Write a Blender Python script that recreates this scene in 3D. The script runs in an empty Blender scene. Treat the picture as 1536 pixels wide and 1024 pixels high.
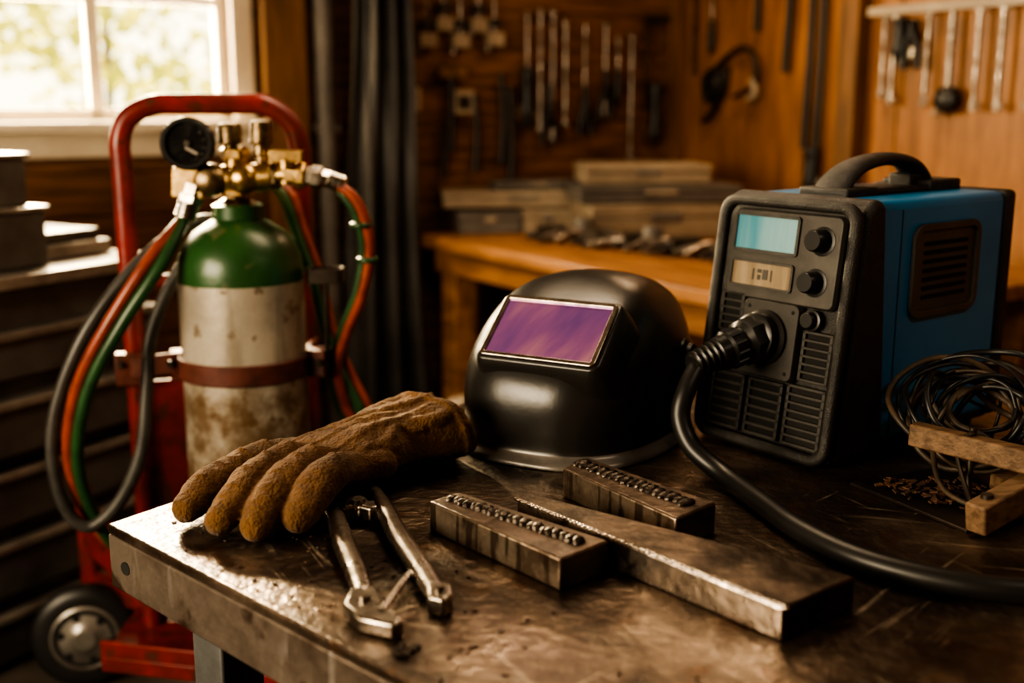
import bpy, bmesh, math, random
from mathutils import Vector, Matrix, Euler
random.seed(4)
S=bpy.context.scene
R=math.radians
# ---------------------------------------------------------------- materials
def mat(name,c1,c2=None,scale=8,rough=.5,rough2=None,metal=0,bump=0,bscale=None,stretch=(1,1,1),detail=6,coat=0,lo=.38,hi=.62,c3=None,trans=0,spec=.5):
    m=bpy.data.materials.new(name); m.use_nodes=True
    nt=m.node_tree; N=nt.nodes; L=nt.links; p=N['Principled BSDF']
    c2=c2 or tuple(x*.7 for x in c1); rough2=rough if rough2 is None else rough2
    tc=N.new('ShaderNodeTexCoord'); mp=N.new('ShaderNodeMapping'); mp.inputs['Scale'].default_value=stretch
    L.new(tc.outputs['Object'],mp.inputs['Vector'])
    n=N.new('ShaderNodeTexNoise'); n.inputs['Scale'].default_value=scale; n.inputs['Detail'].default_value=detail; n.inputs['Roughness'].default_value=.62
    L.new(mp.outputs['Vector'],n.inputs['Vector'])
    r=N.new('ShaderNodeValToRGB'); r.color_ramp.elements[0].position=lo; r.color_ramp.elements[1].position=hi
    r.color_ramp.elements[0].color=(*c2,1); r.color_ramp.elements[1].color=(*c1,1)
    if c3:
        e=r.color_ramp.elements.new((lo+hi)/2); e.color=(*c3,1)
    L.new(n.outputs['Fac'],r.inputs['Fac']); L.new(r.outputs['Color'],p.inputs['Base Color'])
    mr=N.new('ShaderNodeMapRange'); mr.inputs['From Min'].default_value=.3; mr.inputs['From Max'].default_value=.7
    mr.inputs['To Min'].default_value=rough2; mr.inputs['To Max'].default_value=rough
    L.new(n.outputs['Fac'],mr.inputs['Value']); L.new(mr.outputs['Result'],p.inputs['Roughness'])
    p.inputs['Metallic'].default_value=metal; p.inputs['Coat Weight'].default_value=coat
    p.inputs['Specular IOR Level'].default_value=spec
    if bump:
        n2=N.new('ShaderNodeTexNoise'); n2.inputs['Scale'].default_value=bscale or scale*4; n2.inputs['Detail'].default_value=5
        L.new(mp.outputs['Vector'],n2.inputs['Vector'])
        b=N.new('ShaderNodeBump'); b.inputs['Strength'].default_value=bump; b.inputs['Distance'].default_value=.01
        L.new(n2.outputs['Fac'],b.inputs['Height']); L.new(b.outputs['Normal'],p.inputs['Normal'])
    return m
def add_scratches(m,col,scale=60,stretch=(1,.04,1),rot=0.5,thr=.66,amt=.7,soft=.06,mask=None):
    nt=m.node_tree;N=nt.nodes;L=nt.links;p=N['Principled BSDF']
    src=p.inputs['Base Color'].links[0].from_socket
    tc=N.new('ShaderNodeTexCoord'); m0=N.new('ShaderNodeMapping'); m0.inputs['Rotation'].default_value=(0,0,rot)
    mp=N.new('ShaderNodeMapping'); mp.inputs['Scale'].default_value=stretch
    L.new(tc.outputs['Object'],m0.inputs['Vector']); L.new(m0.outputs['Vector'],mp.inputs['Vector'])
    n=N.new('ShaderNodeTexNoise'); n.inputs['Scale'].default_value=scale; n.inputs['Detail'].default_value=4
    L.new(mp.outputs['Vector'],n.inputs['Vector'])
    if mask: n.inputs['Distortion'].default_value=.25
    r=N.new('ShaderNodeValToRGB'); r.color_ramp.elements[0].position=thr; r.color_ramp.elements[1].position=thr+soft
    r.color_ramp.elements[1].color=(amt,amt,amt,1)
    L.new(n.outputs['Fac'],r.inputs['Fac']); fac=r.outputs['Color']
    if mask:
        nm=N.new('ShaderNodeTexNoise'); nm.inputs['Scale'].default_value=mask; nm.inputs['Detail'].default_value=3; L.new(m0.outputs['Vector'],nm.inputs['Vector'])
        rm_=N.new('ShaderNodeValToRGB'); rm_.color_ramp.elements[0].position=.50; rm_.color_ramp.elements[1].position=.62; L.new(nm.outputs['Fac'],rm_.inputs['Fac'])
        mu=N.new('ShaderNodeMath'); mu.operation='MULTIPLY'; L.new(fac,mu.inputs[0]); L.new(rm_.outputs['Color'],mu.inputs[1]); fac=mu.outputs[0]
    mx=N.new('ShaderNodeMixRGB'); mx.inputs['Color2'].default_value=(*col,1)
    L.new(fac,mx.inputs['Fac']); L.new(src,mx.inputs['Color1']); L.new(mx.outputs['Color'],p.inputs['Base Color'])
M={}
M['table']=mat('table_steel',(.27,.205,.155),(.040,.027,.019),scale=8,rough=.24,rough2=.50,metal=.8,bump=.34,bscale=60,c3=(.115,.082,.060),detail=14,lo=.34,hi=.66)
add_scratches(M['table'],(.022,.013,.009),scale=5,stretch=(1,1,1),rot=0,thr=.51,amt=.75,soft=.12)
add_scratches(M['table'],(.09,.040,.016),scale=14,stretch=(1,1,1),rot=1,thr=.59,amt=.6,soft=.06)
add_scratches(M['table'],(.55,.46,.37),scale=80,stretch=(1,.06,1),rot=.75,thr=.61,amt=.55,mask=5)
add_scratches(M['table'],(.55,.46,.37),scale=70,stretch=(.06,1,1),rot=.3,thr=.62,amt=.5,mask=6)
add_scratches(M['table'],(.50,.42,.33),scale=110,stretch=(.05,1,1),rot=1.1,thr=.62,amt=.45,mask=7)
M['edge']=mat('table_worn_edge',(.36,.30,.25),(.075,.05,.037),scale=7,rough=.28,rough2=.5,metal=.8,bump=.25,bscale=40,detail=10)
add_scratches(M['edge'],(.5,.46,.42),scale=50,stretch=(1,1,.15),rot=.3,thr=.6,amt=.6,mask=5)
add_scratches(M['edge'],(.06,.028,.014),scale=12,stretch=(1,1,1),rot=.3,thr=.55,amt=.8)
M['leg']=mat('leg_grey',(.13,.135,.14),(.07,.07,.07),scale=10,rough=.6,metal=.3)
M['black']=mat('black_plastic',(.028,.026,.024),(.017,.016,.015),scale=30,rough=.45,rough2=.58,bump=.28,bscale=420)
M['louver']=mat('louver_plastic',(.045,.042,.038),(.030,.028,.026),scale=30,rough=.45)
M['blackg']=mat('black_gloss',(.018,.0175,.017),(.011,.011,.011),scale=6,rough=.28,rough2=.40,bump=.02)
M['helmet']=mat('helmet_shell_black',(.021,.0195,.018),(.012,.0115,.011),scale=5,rough=.26,rough2=.38,bump=.03,bscale=90)
add_scratches(M['helmet'],(.10,.092,.085),scale=26,stretch=(1,.12,.3),rot=.9,thr=.66,amt=.6,mask=6)
M['rim']=mat('helmet_rim',(.22,.205,.19),(.10,.092,.085),scale=9,rough=.28,metal=.3)
M['rubber']=mat('rubber',(.016,.0155,.015),(.010,.010,.010),scale=10,rough=.40)
M['blue']=mat('blue_paint',(.013,.215,.46),(.011,.18,.40),scale=4,rough=.33,rough2=.42,bump=.02,bscale=150)
M['panel']=mat('panel_grey',(.090,.084,.076),(.060,.056,.051),scale=12,rough=.45,metal=.3,bump=.05,bscale=200)
M['vent']=mat('vent_void',(.004,.004,.004),(.003,.003,.003),rough=.8)
M['seam']=mat('seam_dark',(.01,.05,.10),rough=.6)
M['screen']=mat('lcd_screen',(.26,.46,.52),(.08,.28,.38),scale=3,rough=.12,stretch=(3,1,.3))
M['screen2']=mat('lcd_screen_amber',(.36,.29,.20),(.20,.15,.10),scale=12,rough=.15,stretch=(3,1,.3))
M['red']=mat('red_paint',(.23,.018,.014),(.11,.011,.009),scale=12,rough=.3,rough2=.5,bump=.06,bscale=60)
add_scratches(M['red'],(.06,.025,.018),scale=22,thr=.58,amt=.8,stretch=(1,1,1))
M['clampred']=mat('clamp_rust_red',(.15,.045,.033),(.07,.025,.018),scale=16,rough=.5,metal=.3,bump=.1)
M['green']=mat('cylinder_green',(.020,.078,.020),(.013,.050,.013),scale=7,rough=.28,rough2=.42,bump=.05,bscale=60)
add_scratches(M['green'],(.10,.10,.05),scale=20,thr=.62,amt=.6,stretch=(1,1,1))
M['brass']=mat('brass',(.62,.43,.19),(.26,.16,.065),scale=30,rough=.25,rough2=.42,metal=1,bump=.05)
M['brass2']=mat('brass_dark',(.26,.19,.11),(.10,.07,.04),scale=40,rough=.3,rough2=.5,metal=1,bump=.1)
M['chrome']=mat('steel_nut',(.5,.46,.40),(.25,.21,.17),scale=40,rough=.25,metal=1)
M['dial']=mat('gauge_dial',(.020,.017,.014),(.012,.010,.009),scale=30,rough=.25,coat=.4)
M['hosered']=mat('hose_red',(.30,.055,.024),(.17,.030,.014),scale=20,rough=.36)
M['hosegreen']=mat('hose_green',(.022,.080,.026),(.014,.048,.017),scale=20,rough=.36)
M['hosegrey']=mat('hose_grey',(.06,.058,.054),(.035,.034,.032),scale=20,rough=.4)
M['steel']=mat('block_steel',(.50,.41,.32),(.13,.095,.07),scale=14,rough=.26,rough2=.45,metal=.9,bump=.12,bscale=60,detail=9)
add_scratches(M['steel'],(.045,.03,.02),scale=60,stretch=(1,1,.12),rot=0,thr=.53,amt=.75)
M['steeltop']=mat('block_top_rusted',(.20,.15,.115),(.045,.031,.024),scale=16,rough=.30,rough2=.5,metal=.8,bump=.25,bscale=60,detail=9)
M['bar']=mat('bar_steel',(.60,.52,.44),(.16,.125,.10),scale=14,rough=.18,rough2=.36,metal=.95,bump=.2,bscale=30)
add_scratches(M['bar'],(.045,.032,.025),scale=20,thr=.56,amt=.8,stretch=(1,1,1))
M['bead']=mat('weld_bead',(.13,.11,.095),(.045,.036,.03),scale=60,rough=.26,rough2=.45,metal=.9,bump=.3,bscale=200)
M['tool']=mat('tool_steel',(.42,.38,.33),(.13,.105,.085),scale=24,rough=.20,rough2=.42,metal=1,bump=.08)
M['tooldark']=mat('tool_dark_steel',(.16,.14,.12),(.07,.06,.05),scale=24,rough=.3,rough2=.5,metal=.9)
M['rust']=mat('rust_flakes',(.12,.055,.028),(.05,.025,.014),scale=40,rough=.8)
M['darksteel']=mat('dark_plate',(.06,.045,.035),(.03,.022,.018),scale=12,rough=.45,metal=.6)
M['wire']=mat('wire_insulation',(.085,.058,.036),(.03,.022,.016),scale=20,rough=.5)
M['suede']=mat('glove_suede',(.172,.090,.038),(.088,.045,.019),scale=16,rough=.95,rough2=.85,bump=.6,bscale=230,detail=12,spec=.10,lo=.34,hi=.66)
add_scratches(M['suede'],(.050,.026,.012),scale=8,thr=.52,amt=.6,stretch=(1,1,1),soft=.2)
add_scratches(M['suede'],(.26,.155,.080),scale=30,thr=.58,amt=.4,stretch=(1,1,1),soft=.15)
M['suede'].node_tree.nodes['Principled BSDF'].inputs['Sheen Weight'].default_value=.15
M['clampwood']=mat('worn_wood_handle',(.22,.135,.075),(.10,.058,.03),scale=14,rough=.6,stretch=(1,6,6),bump=.15)
M['wallwood']=mat('plank_wood',(.19,.083,.030),(.070,.030,.011),scale=4,rough=.5,stretch=(1,8,9),bump=.15,bscale=14)
M['plywood']=mat('plywood',(.35,.155,.052),(.18,.076,.025),scale=3,rough=.5,stretch=(6,6,.8),bump=.1,bscale=12)
M['postwood']=mat('post_wood',(.20,.095,.036),(.10,.046,.018),scale=4,rough=.5,stretch=(8,8,.8))
M['benchwood']=mat('bench_wood',(.40,.19,.070),(.20,.088,.032),scale=4,rough=.38,rough2=.5,stretch=(1,8,8),bump=.1)
M['white']=mat('window_white',(.70,.61,.46),(.55,.47,.35),scale=5,rough=.5)
M['floor']=mat('concrete_floor',(.075,.06,.05),(.04,.032,.027),scale=3,rough=.7,bump=.1)
M['ceil']=mat('ceiling_boards',(.10,.06,.035),(.05,.03,.018),scale=3,rough=.7,stretch=(1,8,1))
M['cab']=mat('cabinet_grey',(.11,.106,.10),(.065,.061,.057),scale=6,rough=.42,metal=.4)
M['cabedge']=mat('cabinet_edge',(.32,.30,.27),(.18,.165,.15),scale=8,rough=.32,metal=.6)
M['cream']=mat('cream_case',(.34,.28,.20),(.22,.17,.12),scale=5,rough=.5)
M['greybox']=mat('grey_case',(.15,.135,.12),(.09,.08,.072),scale=5,rough=.5)
M['curtain']=mat('curtain_grey',(.070,.066,.063),(.036,.034,.033),scale=3,rough=.55)
M['leaf']=mat('leaf',(.36,.42,.07),(.17,.25,.03),scale=2,rough=.5)
M['trunk']=mat('bark',(.12,.08,.05),rough=.9)
M['lawn']=mat('lawn',(.25,.33,.08),(.16,.22,.05),scale=2,rough=.9)
def cyl_white():
    m=mat('cylinder_white',(.56,.51,.42),(.33,.29,.235),scale=6,rough=.28,rough2=.44,metal=.35,bump=.06,bscale=50,detail=10)
    add_scratches(m,(.18,.145,.10),scale=30,stretch=(1,1,.10),rot=0,thr=.57,amt=.5,soft=.12)
    add_scratches(m,(.15,.10,.06),scale=24,stretch=(1,1,1),rot=0,thr=.61,amt=.75,soft=.05)
    nt=m.node_tree;N=nt.nodes;L=nt.links;p=N['Principled BSDF'];src=p.inputs['Base Color'].links[0].from_socket
    tc=N.new('ShaderNodeTexCoord');sx=N.new('ShaderNodeSeparateXYZ');L.new(tc.outputs['Object'],sx.inputs[0])
    n=N.new('ShaderNodeTexNoise');n.inputs['Scale'].default_value=15;n.inputs['Detail'].default_value=10;n.inputs['Roughness'].default_value=.7;L.new(tc.outputs['Object'],n.inputs['Vector'])
    g=N.new('ShaderNodeMapRange');g.inputs['From Min'].default_value=.92;g.inputs['From Max'].default_value=.80;g.inputs['To Min'].default_value=-.16;g.inputs['To Max'].default_value=.13
    L.new(sx.outputs['Z'],g.inputs['Value'])
    a=N.new('ShaderNodeMath');L.new(n.outputs['Fac'],a.inputs[0]);L.new(g.outputs['Result'],a.inputs[1])
    r=N.new('ShaderNodeValToRGB');r.color_ramp.elements[0].position=.50;r.color_ramp.elements[1].position=.70;r.color_ramp.elements[1].color=(.85,.85,.85,1)
    L.new(a.outputs[0],r.inputs['Fac'])
    mx=N.new('ShaderNodeMixRGB');mx.inputs['Color2'].default_value=(.13,.073,.030,1)
    L.new(r.outputs['Color'],mx.inputs['Fac']);L.new(src,mx.inputs['Color1']);L.new(mx.outputs['Color'],p.inputs['Base Color'])
    return m
M['cylwhite']=cyl_white()
def lens_mat():
    m=bpy.data.materials.new('lens_purple');m.use_nodes=True;nt=m.node_tree;N=nt.nodes;L=nt.links;p=N['Principled BSDF']
    tc=N.new('ShaderNodeTexCoord');m0=N.new('ShaderNodeMapping');m0.inputs['Rotation'].default_value=(0,0,.35)
    mp=N.new('ShaderNodeMapping');mp.inputs['Scale'].default_value=(13,4,3)
    L.new(tc.outputs['Object'],m0.inputs['Vector']);L.new(m0.outputs['Vector'],mp.inputs['Vector'])
    n=N.new('ShaderNodeTexNoise');n.inputs['Scale'].default_value=1.2;n.inputs['Detail'].default_value=5;L.new(mp.outputs['Vector'],n.inputs['Vector'])
    r=N.new('ShaderNodeValToRGB');r.color_ramp.elements[0].position=.28;r.color_ramp.elements[0].color=(.15,.08,.36,1);r.color_ramp.elements[1].position=.72;r.color_ramp.elements[1].color=(.56,.28,.40,1)
    e=r.color_ramp.elements.new(.5);e.color=(.32,.135,.38,1)
    L.new(n.outputs['Fac'],r.inputs['Fac']);L.new(r.outputs['Color'],p.inputs['Base Color'])
    p.inputs['Metallic'].default_value=.45;p.inputs['Roughness'].default_value=.16;p.inputs['Coat Weight'].default_value=1
    return m
M['lens']=lens_mat()
def leafm():
    m=M['leaf'];nt=m.node_tree;N=nt.nodes;L=nt.links;p=N['Principled BSDF'];o=N['Material Output']
    t=N.new('ShaderNodeBsdfTranslucent');t.inputs['Color'].default_value=(.70,.66,.16,1)
    x=N.new('ShaderNodeMixShader');x.inputs[0].default_value=.6;L.new(p.outputs[0],x.inputs[1]);L.new(t.outputs[0],x.inputs[2]);L.new(x.outputs[0],o.inputs[0])
leafm()
# ---------------------------------------------------------------- mesh builder
def rrect(w,h,r,n=5):
    pts=[]
    for cx,cy,a0 in((w/2-r,h/2-r,0),(-w/2+r,h/2-r,90),(-w/2+r,-h/2+r,180),(w/2-r,-h/2+r,270)):
        for i in range(n+1):
            a=R(a0+90*i/n);pts.append((cx+r*math.cos(a),cy+r*math.sin(a)))
    return pts
def catmull(P,n):
    P=[Vector(p) for p in P]
    if n<=1 or len(P)<3:return P,[i for i in range(len(P))]
    out=[];ts=[]
    for i in range(len(P)-1):
        p0=P[i-1] if i>0 else P[0]*2-P[1];p1=P[i];p2=P[i+1];p3=P[i+2] if i+2<len(P) else P[-1]*2-P[-2]
        for k in range(n):
            t=k/n
            out.append(.5*((2*p1)+(p2-p0)*t+(2*p0-5*p1+4*p2-p3)*t*t+(3*p1-p0-3*p2+p3)*t**3));ts.append(i+t)
    out.append(P[-1]);ts.append(len(P)-1);return out,ts
class B:
    def __init__(s):s.v=[];s.f=[];s.m=[]
    def add(s,vs,fs,mi=0,X=None):
        o=len(s.v)
        s.v+= [tuple(X@Vector(v)) if X else tuple(v) for v in vs]
        s.f+=[tuple(i+o for i in f) for f in fs];s.m+=[mi]*len(fs);return s
    def box(s,lo,hi,mi=0,X=None):
        x0,y0,z0=lo;x1,y1,z1=hi
        return s.add([(x0,y0,z0),(x1,y0,z0),(x1,y1,z0),(x0,y1,z0),(x0,y0,z1),(x1,y0,z1),(x1,y1,z1),(x0,y1,z1)],
          [(0,3,2,1),(4,5,6,7),(0,1,5,4),(1,2,6,5),(2,3,7,6),(3,0,4,7)],mi,X)
    def boxc(s,c,sz,mi=0,rot=(0,0,0)):
        X=Matrix.Translation(c)@Euler(rot).to_matrix().to_4x4();a,b,d=sz[0]/2,sz[1]/2,sz[2]/2
        return s.box((-a,-b,-d),(a,b,d),mi,X)
    def loft(s,rings,mi=0,X=None,closed_caps=True):
        n=len(rings[0]);vs=[p for r in rings for p in r];fs=[]
        for i in range(len(rings)-1):
            for j in range(n):
                k=(j+1)%n;fs.append((i*n+j,i*n+k,(i+1)*n+k,(i+1)*n+j))
        if closed_caps:fs.append(tuple(range(n-1,-1,-1)));fs.append(tuple((len(rings)-1)*n+j for j in range(n)))
        return s.add(vs,fs,mi,X)
    def lathe(s,p0,ax,prof,seg=24,mi=0,caps=True):
        ax=Vector(ax).normalized();q=Vector((0,0,1)).rotation_difference(ax);p0=Vector(p0)
        return s.loft([[p0+q@Vector((r*math.cos(2*math.pi*j/seg),r*math.sin(2*math.pi*j/seg),h)) for j in range(seg)] for r,h in prof],mi,None,caps)
    def cyl(s,a,b,r0,r1=None,seg=24,mi=0):
        a=Vector(a);b=Vector(b);return s.lathe(a,b-a,[(r0,0),(r0 if r1 is None else r1,(b-a).length)],seg,mi)
    def sph(s,c,r,mi=0,seg=16,rg=10,rot=(0,0,0)):
        if not hasattr(r,'__len__'):r=(r,r,r)
        X=Matrix.Translation(c)@Euler(rot).to_matrix().to_4x4()
        rings=[]
        for i in range(rg+1):
            a=-math.pi/2+math.pi*i/rg;cr=max(math.cos(a),.02)
            rings.append([(r[0]*cr*math.cos(2*math.pi*j/seg),r[1]*cr*math.sin(2*math.pi*j/seg),r[2]*math.sin(a)) for j in range(seg)])
        return s.loft(rings,mi,X)
    def tube(s,pts,r,seg=14,mi=0,n=8,flat=None,up=None,round_end=False,closed=False):
        P,ts=catmull(pts,n);rs=[]
        for t in ts:
            if hasattr(r,'__len__'):
                i=min(int(t),len(r)-1);j=min(i+1,len(r)-1);rs.append(r[i]*(1-(t-i))+r[j]*(t-i))
            else:rs.append(r)
        if round_end:
            d0=(P[0]-P[1]).normalized();d1=(P[-1]-P[-2]).normalized();r0=rs[0];r1=rs[-1]
            P=[P[0]+d0*r0*math.sin(a) for a in(1.45,1.1,.7,.35)]+P+[P[-1]+d1*r1*math.sin(a) for a in(.35,.7,1.1,1.45)]
            rs=[r0*math.cos(a) for a in(1.45,1.1,.7,.35)]+rs+[r1*math.cos(a) for a in(.35,.7,1.1,1.45)]
        rings=[];N=None
        for i,p in enumerate(P):
            T=(P[min(i+1,len(P)-1)]-P[max(i-1,0)]).normalized()
            if up is not None:
                N=(Vector(up)-T*T.dot(Vector(up))).normalized()
            elif N is None:
                a=Vector((0,0,1)) if abs(T.z)<.9 else Vector((1,0,0));N=(a-T*T.dot(a)).normalized()
            else:N=(N-T*T.dot(N)).normalized()
            Bn=T.cross(N);f=flat or 1
            rings.append([p+(N*math.cos(2*math.pi*j/seg)*f+Bn*math.sin(2*math.pi*j/seg))*rs[i] for j in range(seg)])
        return s.loft(rings,mi)
    def prism(s,pts,z0,z1,mi=0,X=None,top=None):
        t=top or pts
        return s.loft([[(p[0],p[1],z0) for p in pts],[(p[0],p[1],z1) for p in t]],mi,X)
    def frame(s,w,h,r,b,d,mi=0,X=None,rb=None):
        o=rrect(w,h,r);i=rrect(w-2*b,h-2*b,rb or max(r-b,.001))
        rings=[[(x,y,0) for x,y in o],[(x,y,d) for x,y in o],[(x,y,d) for x,y in i],[(x,y,0) for x,y in i]]
        n=len(o);vs=[p for q in rings for p in q];fs=[]
        for a in range(4):
            c=(a+1)%4
            for j in range(n):
                k=(j+1)%n;fs.append((a*n+j,a*n+k,c*n+k,c*n+j))
        return s.add(vs,fs,mi,X)
    def build(s,name,mats,parent=None,mw=None,bevel=0,smooth=35,bseg=2):
        me=bpy.data.meshes.new(name);me.from_pydata(s.v,[],s.f)
        for m in mats:me.materials.append(M[m] if isinstance(m,str) else m)
        me.polygons.foreach_set('material_index',s.m)
        bm=bmesh.new();bm.from_mesh(me);bmesh.ops.recalc_face_normals(bm,faces=bm.faces);bm.to_mesh(me);bm.free()
        me.polygons.foreach_set('use_smooth',[True]*len(me.polygons));me.set_sharp_from_angle(angle=R(smooth));me.update()
        o=bpy.data.objects.new(name,me);S.collection.objects.link(o)
        if mw:o.matrix_world=mw
        if parent:o.parent=parent
        if bevel:
            b=o.modifiers.new('bevel','BEVEL');b.width=bevel;b.segments=bseg;b.limit_method='ANGLE';b.angle_limit=R(40);b.harden_normals=False
        return o
def empty(name,loc=(0,0,0),rz=0):
    e=bpy.data.objects.new(name,None);e.empty_display_size=.1;S.collection.objects.link(e);e.location=loc;e.rotation_euler=(0,0,rz);return e
def fr(loc,rz):return Matrix.Translation(loc)@Matrix.Rotation(rz,4,'Z')
T=.85
# ---------------------------------------------------------------- room
C=(.72,5.08,0);WB=fr(C,R(30));WR=fr(C,R(-60))
def planks(b,x0,x1,z0,z1,h=.145,y0=0,y1=.03,g=.006):
    z=math.floor(z0/h)*h
    while z<z1:
        a=max(z,z0);c=min(z+h,z1)
        if c-a>.012:b.box((x0,y0,a+g/2),(x1,y1,c-g/2))
        z+=h
WX0,WX1,WZ0,WZ1=-2.87,-1.967,1.33,2.12
b=B()
planks(b,-5,WX0,0,2.7);planks(b,WX1,.0,0,2.7);planks(b,WX0,WX1,0,WZ0);planks(b,WX0,WX1,WZ1,2.7)
b.box((-5,.03,0),(WX0,.12,2.7));b.box((WX1,.03,0),(.12,.12,2.7));b.box((WX0,.03,0),(WX1,.12,WZ0));b.box((WX0,.03,WZ1),(WX1,.12,2.7))
b.build('wall_back',['wallwood'],mw=WB)
b=B();x=0.02
while x<6:
    b.box((x,0,0),(min(x+1.2,6),.03,2.7));x+=1.206
b.box((0.02,.03,0),(6,.12,2.7));b.build('wall_right',['plywood'],mw=WR)
b=B();Y0,Y1=-3.9,-1.9
for y0,y1,z0,z1 in((-6.1,Y0,0,2.7),(Y1,0,0,2.7),(Y0,Y1,0,1.05),(Y0,Y1,2.15,2.7)):b.box((-5.12,y0,z0),(-5,y1,z1))
b.build('wall_left',['wallwood'],mw=WB)
b=B();b.box((-5.12,-6.12,0),(.12,-6,2.7));b.build('wall_front',['wallwood'],mw=WB)
b=B();b.box((-5.12,-6.12,-.1),(.12,.12,0));b.build('floor',['floor'],mw=WB)
b=B();b.box((-5.12,-6.12,2.7),(.12,.12,2.8));b.build('ceiling',['ceil'],mw=WB)
def window(name,mw,x0,x1,z0,z1,mun):
    e=empty(name);e.matrix_world=mw
    b=B();c=.075
    b.box((x0-c,-.025,z0),(x0,.0,z1+c));b.box((x1,-.025,z0),(x1+c,.0,z1+c));b.box((x0-c,-.03,z1),(x1+c,0,z1+c))
    b.build('casing',['white'],e,bevel=.004)
    b=B();b.box((x0-c-.03,-.09,z0-.035),(x1+c+.03,.02,z0));b.box((x0-c,-.028,z0-.12),(x1+c,0,z0-.035));b.build('sill',['white'],e,bevel=.006)
    b=B();f=.04
    b.box((x0,.03,z0),(x0+f,.08,z1));b.box((x1-f,.03,z0),(x1,.08,z1));b.box((x0,.03,z0),(x1,.08,z0+f));b.box((x0,.03,z1-f),(x1,.08,z1))
    xm=(x0+x1)/2;b.box((xm-.022,.03,z0),(xm+.022,.08,z1))
    for z in mun:b.box((x0,.035,z-.014),(x1,.075,z+.014))
    b.build('sash',['white'],e,bevel=.003)
    return e
window('window_1',WB,WX0,WX1,WZ0,WZ1,(1.73,))
WL=WB@Matrix.Translation((-5,0,0))@Matrix.Rotation(R(90),4,'Z')
window('added_side_window',WL,Y0,Y1,1.05,2.15,(1.6,))  # unseen window added in the left wall to let in key light
b=B();b.box((WX1+.10,-.06,0),(WX1+.26,0,2.7));b.build('trim_1',['postwood'],mw=WB,bevel=.006)
b=B();b.box((1.0,-.07,0),(1.09,0,2.7));b.build('trim_2',['postwood'],mw=WR,bevel=.006)
b=B();b.box((-.06,-.07,0),(.0,-.01,2.7));b.build('trim_3',['postwood'],mw=WB)
b=B();b.box((-5,-.02,0),(-.02,0,.12));b.build('baseboard_back',['postwood'],mw=WB)
# outside
b=B();b.box((-12,.3,-.25),(6,12,-.1));b.build('lawn',['lawn'],mw=WB)
b=B()
for k in range(11000):
    cx=random.uniform(-8,-.5);cy=random.uniform(2.6,4.4);cz=random.uniform(-.06,2.75)
    h=math.sin(cx*3.3+2.2*cz+cy)+math.sin(cz*5.1-cx*1.7)
    if h<-.6 or (cz>2.2 and random.random()<.5):continue
    s_=random.uniform(.05,.10);X=Matrix.Translation((cx,cy,cz))@Euler((random.uniform(0,6),random.uniform(0,6),random.uniform(0,6))).to_matrix().to_4x4()
    if cz-s_<-.09:continue
    b.add([(0,-s_,0),(s_*.5,0,0),(0,s_,0),(-s_*.5,0,0)],[(0,1,2,3)],0,X)
for x in(-6.5,-4.6,-3.1,-1.7):b.cyl((x,3.6,-.099),(x+.02,3.6,2.3),.04,.02,10,1)
b.build('garden_hedge',['leaf','trunk'],mw=WB)
# ---------------------------------------------------------------- welding table
c0=Vector((-.5375,1.426));fd=Vector((.724,-.690));ld=Vector((.586,.810))
FL,LL=2.0,1.47
def tp(a,l):p=c0+fd*a+ld*l;return(p.x,p.y)
tb=empty('welding_table')
b=B();b.prism([tp(0,0),tp(FL,0),tp(FL,LL),tp(0,LL)],T-.014,T);b.build('top',['table'],tb,bevel=.0035,bseg=3)
b=B()
def strip(b,a0,l0,a1,l1,z0,z1,mi=0):b.prism([tp(a0,l0),tp(a1,l0),tp(a1,l1),tp(a0,l1)],z0,z1,mi)
strip(b,0.0,0.0,FL,.012,T-.088,T-.0142);strip(b,0,.012,.012,LL,T-.088,T-.0142);strip(b,0,LL-.012,FL,LL,T-.088,T-.0142);strip(b,FL-.012,0,FL,LL,T-.088,T-.0142)
b.build('apron',['edge'],tb,bevel=.003)
b=B()
p=tp(.045,-.0005);d=Vector((-ld.x,-ld.y,0));b.cyl((p[0],p[1],T-.05),Vector((p[0],p[1],T-.05))+d*.0015,.009,seg=20)
b.build('bolt_hole',['vent'],tb)
b=B()
for a,l in((.12,.05),(FL-.15,.05),(.12,LL-.12),(FL-.15,LL-.12)):strip(b,a,l,a+.07,l+.07,0,T-.02)
b.build('legs',['leg'],tb,bevel=.004)
# debris
b=B()
for i in range(110):
    a=random.uniform(.05,1.0);l=random.uniform(.02,.22);x,y=tp(a,l)
    b.boxc((x,y,T+.0012),(random.uniform(.0015,.006),random.uniform(.001,.003),.0018),random.choice((0,1)),(0,0,random.uniform(0,6)))
for i in range(9):
    x,y=-.108+random.uniform(-.012,.012),1.065+random.uniform(-.012,.012);b.boxc((x,y,T+.003),(random.uniform(.004,.012),.004,.004),0,(0,0,random.uniform(0,6)))
b.build('metal_shavings',['darksteel','rust'])
# ---------------------------------------------------------------- steel blocks
def beads(b,a,c,n,w,z,h=.008):
    a=Vector(a);c=Vector(c);d=(c-a)/n;ang=math.atan2(d.y,d.x);side=Vector((-d.y,d.x)).normalized()
    for i in range(n+1):
        p=a+d*i+side*random.uniform(-.0015,.0015)
        b.sph((p.x,p.y,z),(d.length*.70*random.uniform(.85,1.1),w*random.uniform(.85,1.1),h*random.uniform(.7,1.15)),0,14,8,(0,-.5,ang+random.uniform(-.2,.2)))
def block(name,A,Bb,Cc,D,h,m,bead=None,w=.011):
    e=empty(name);b=B();b.prism([A,Bb,Cc,D],T,T+h);b.m[-1]=1;b.m[0]=1;b.m[1]=1;b.build('body',[m,'steeltop'],e,bevel=.0035,bseg=3)
    if bead:
        b=B()
        for (s0,s1,n) in bead:beads(b,s0,s1,n,w,T+h)
        b.build('weld_bead',['bead'],e,smooth=80)
    return e
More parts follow.
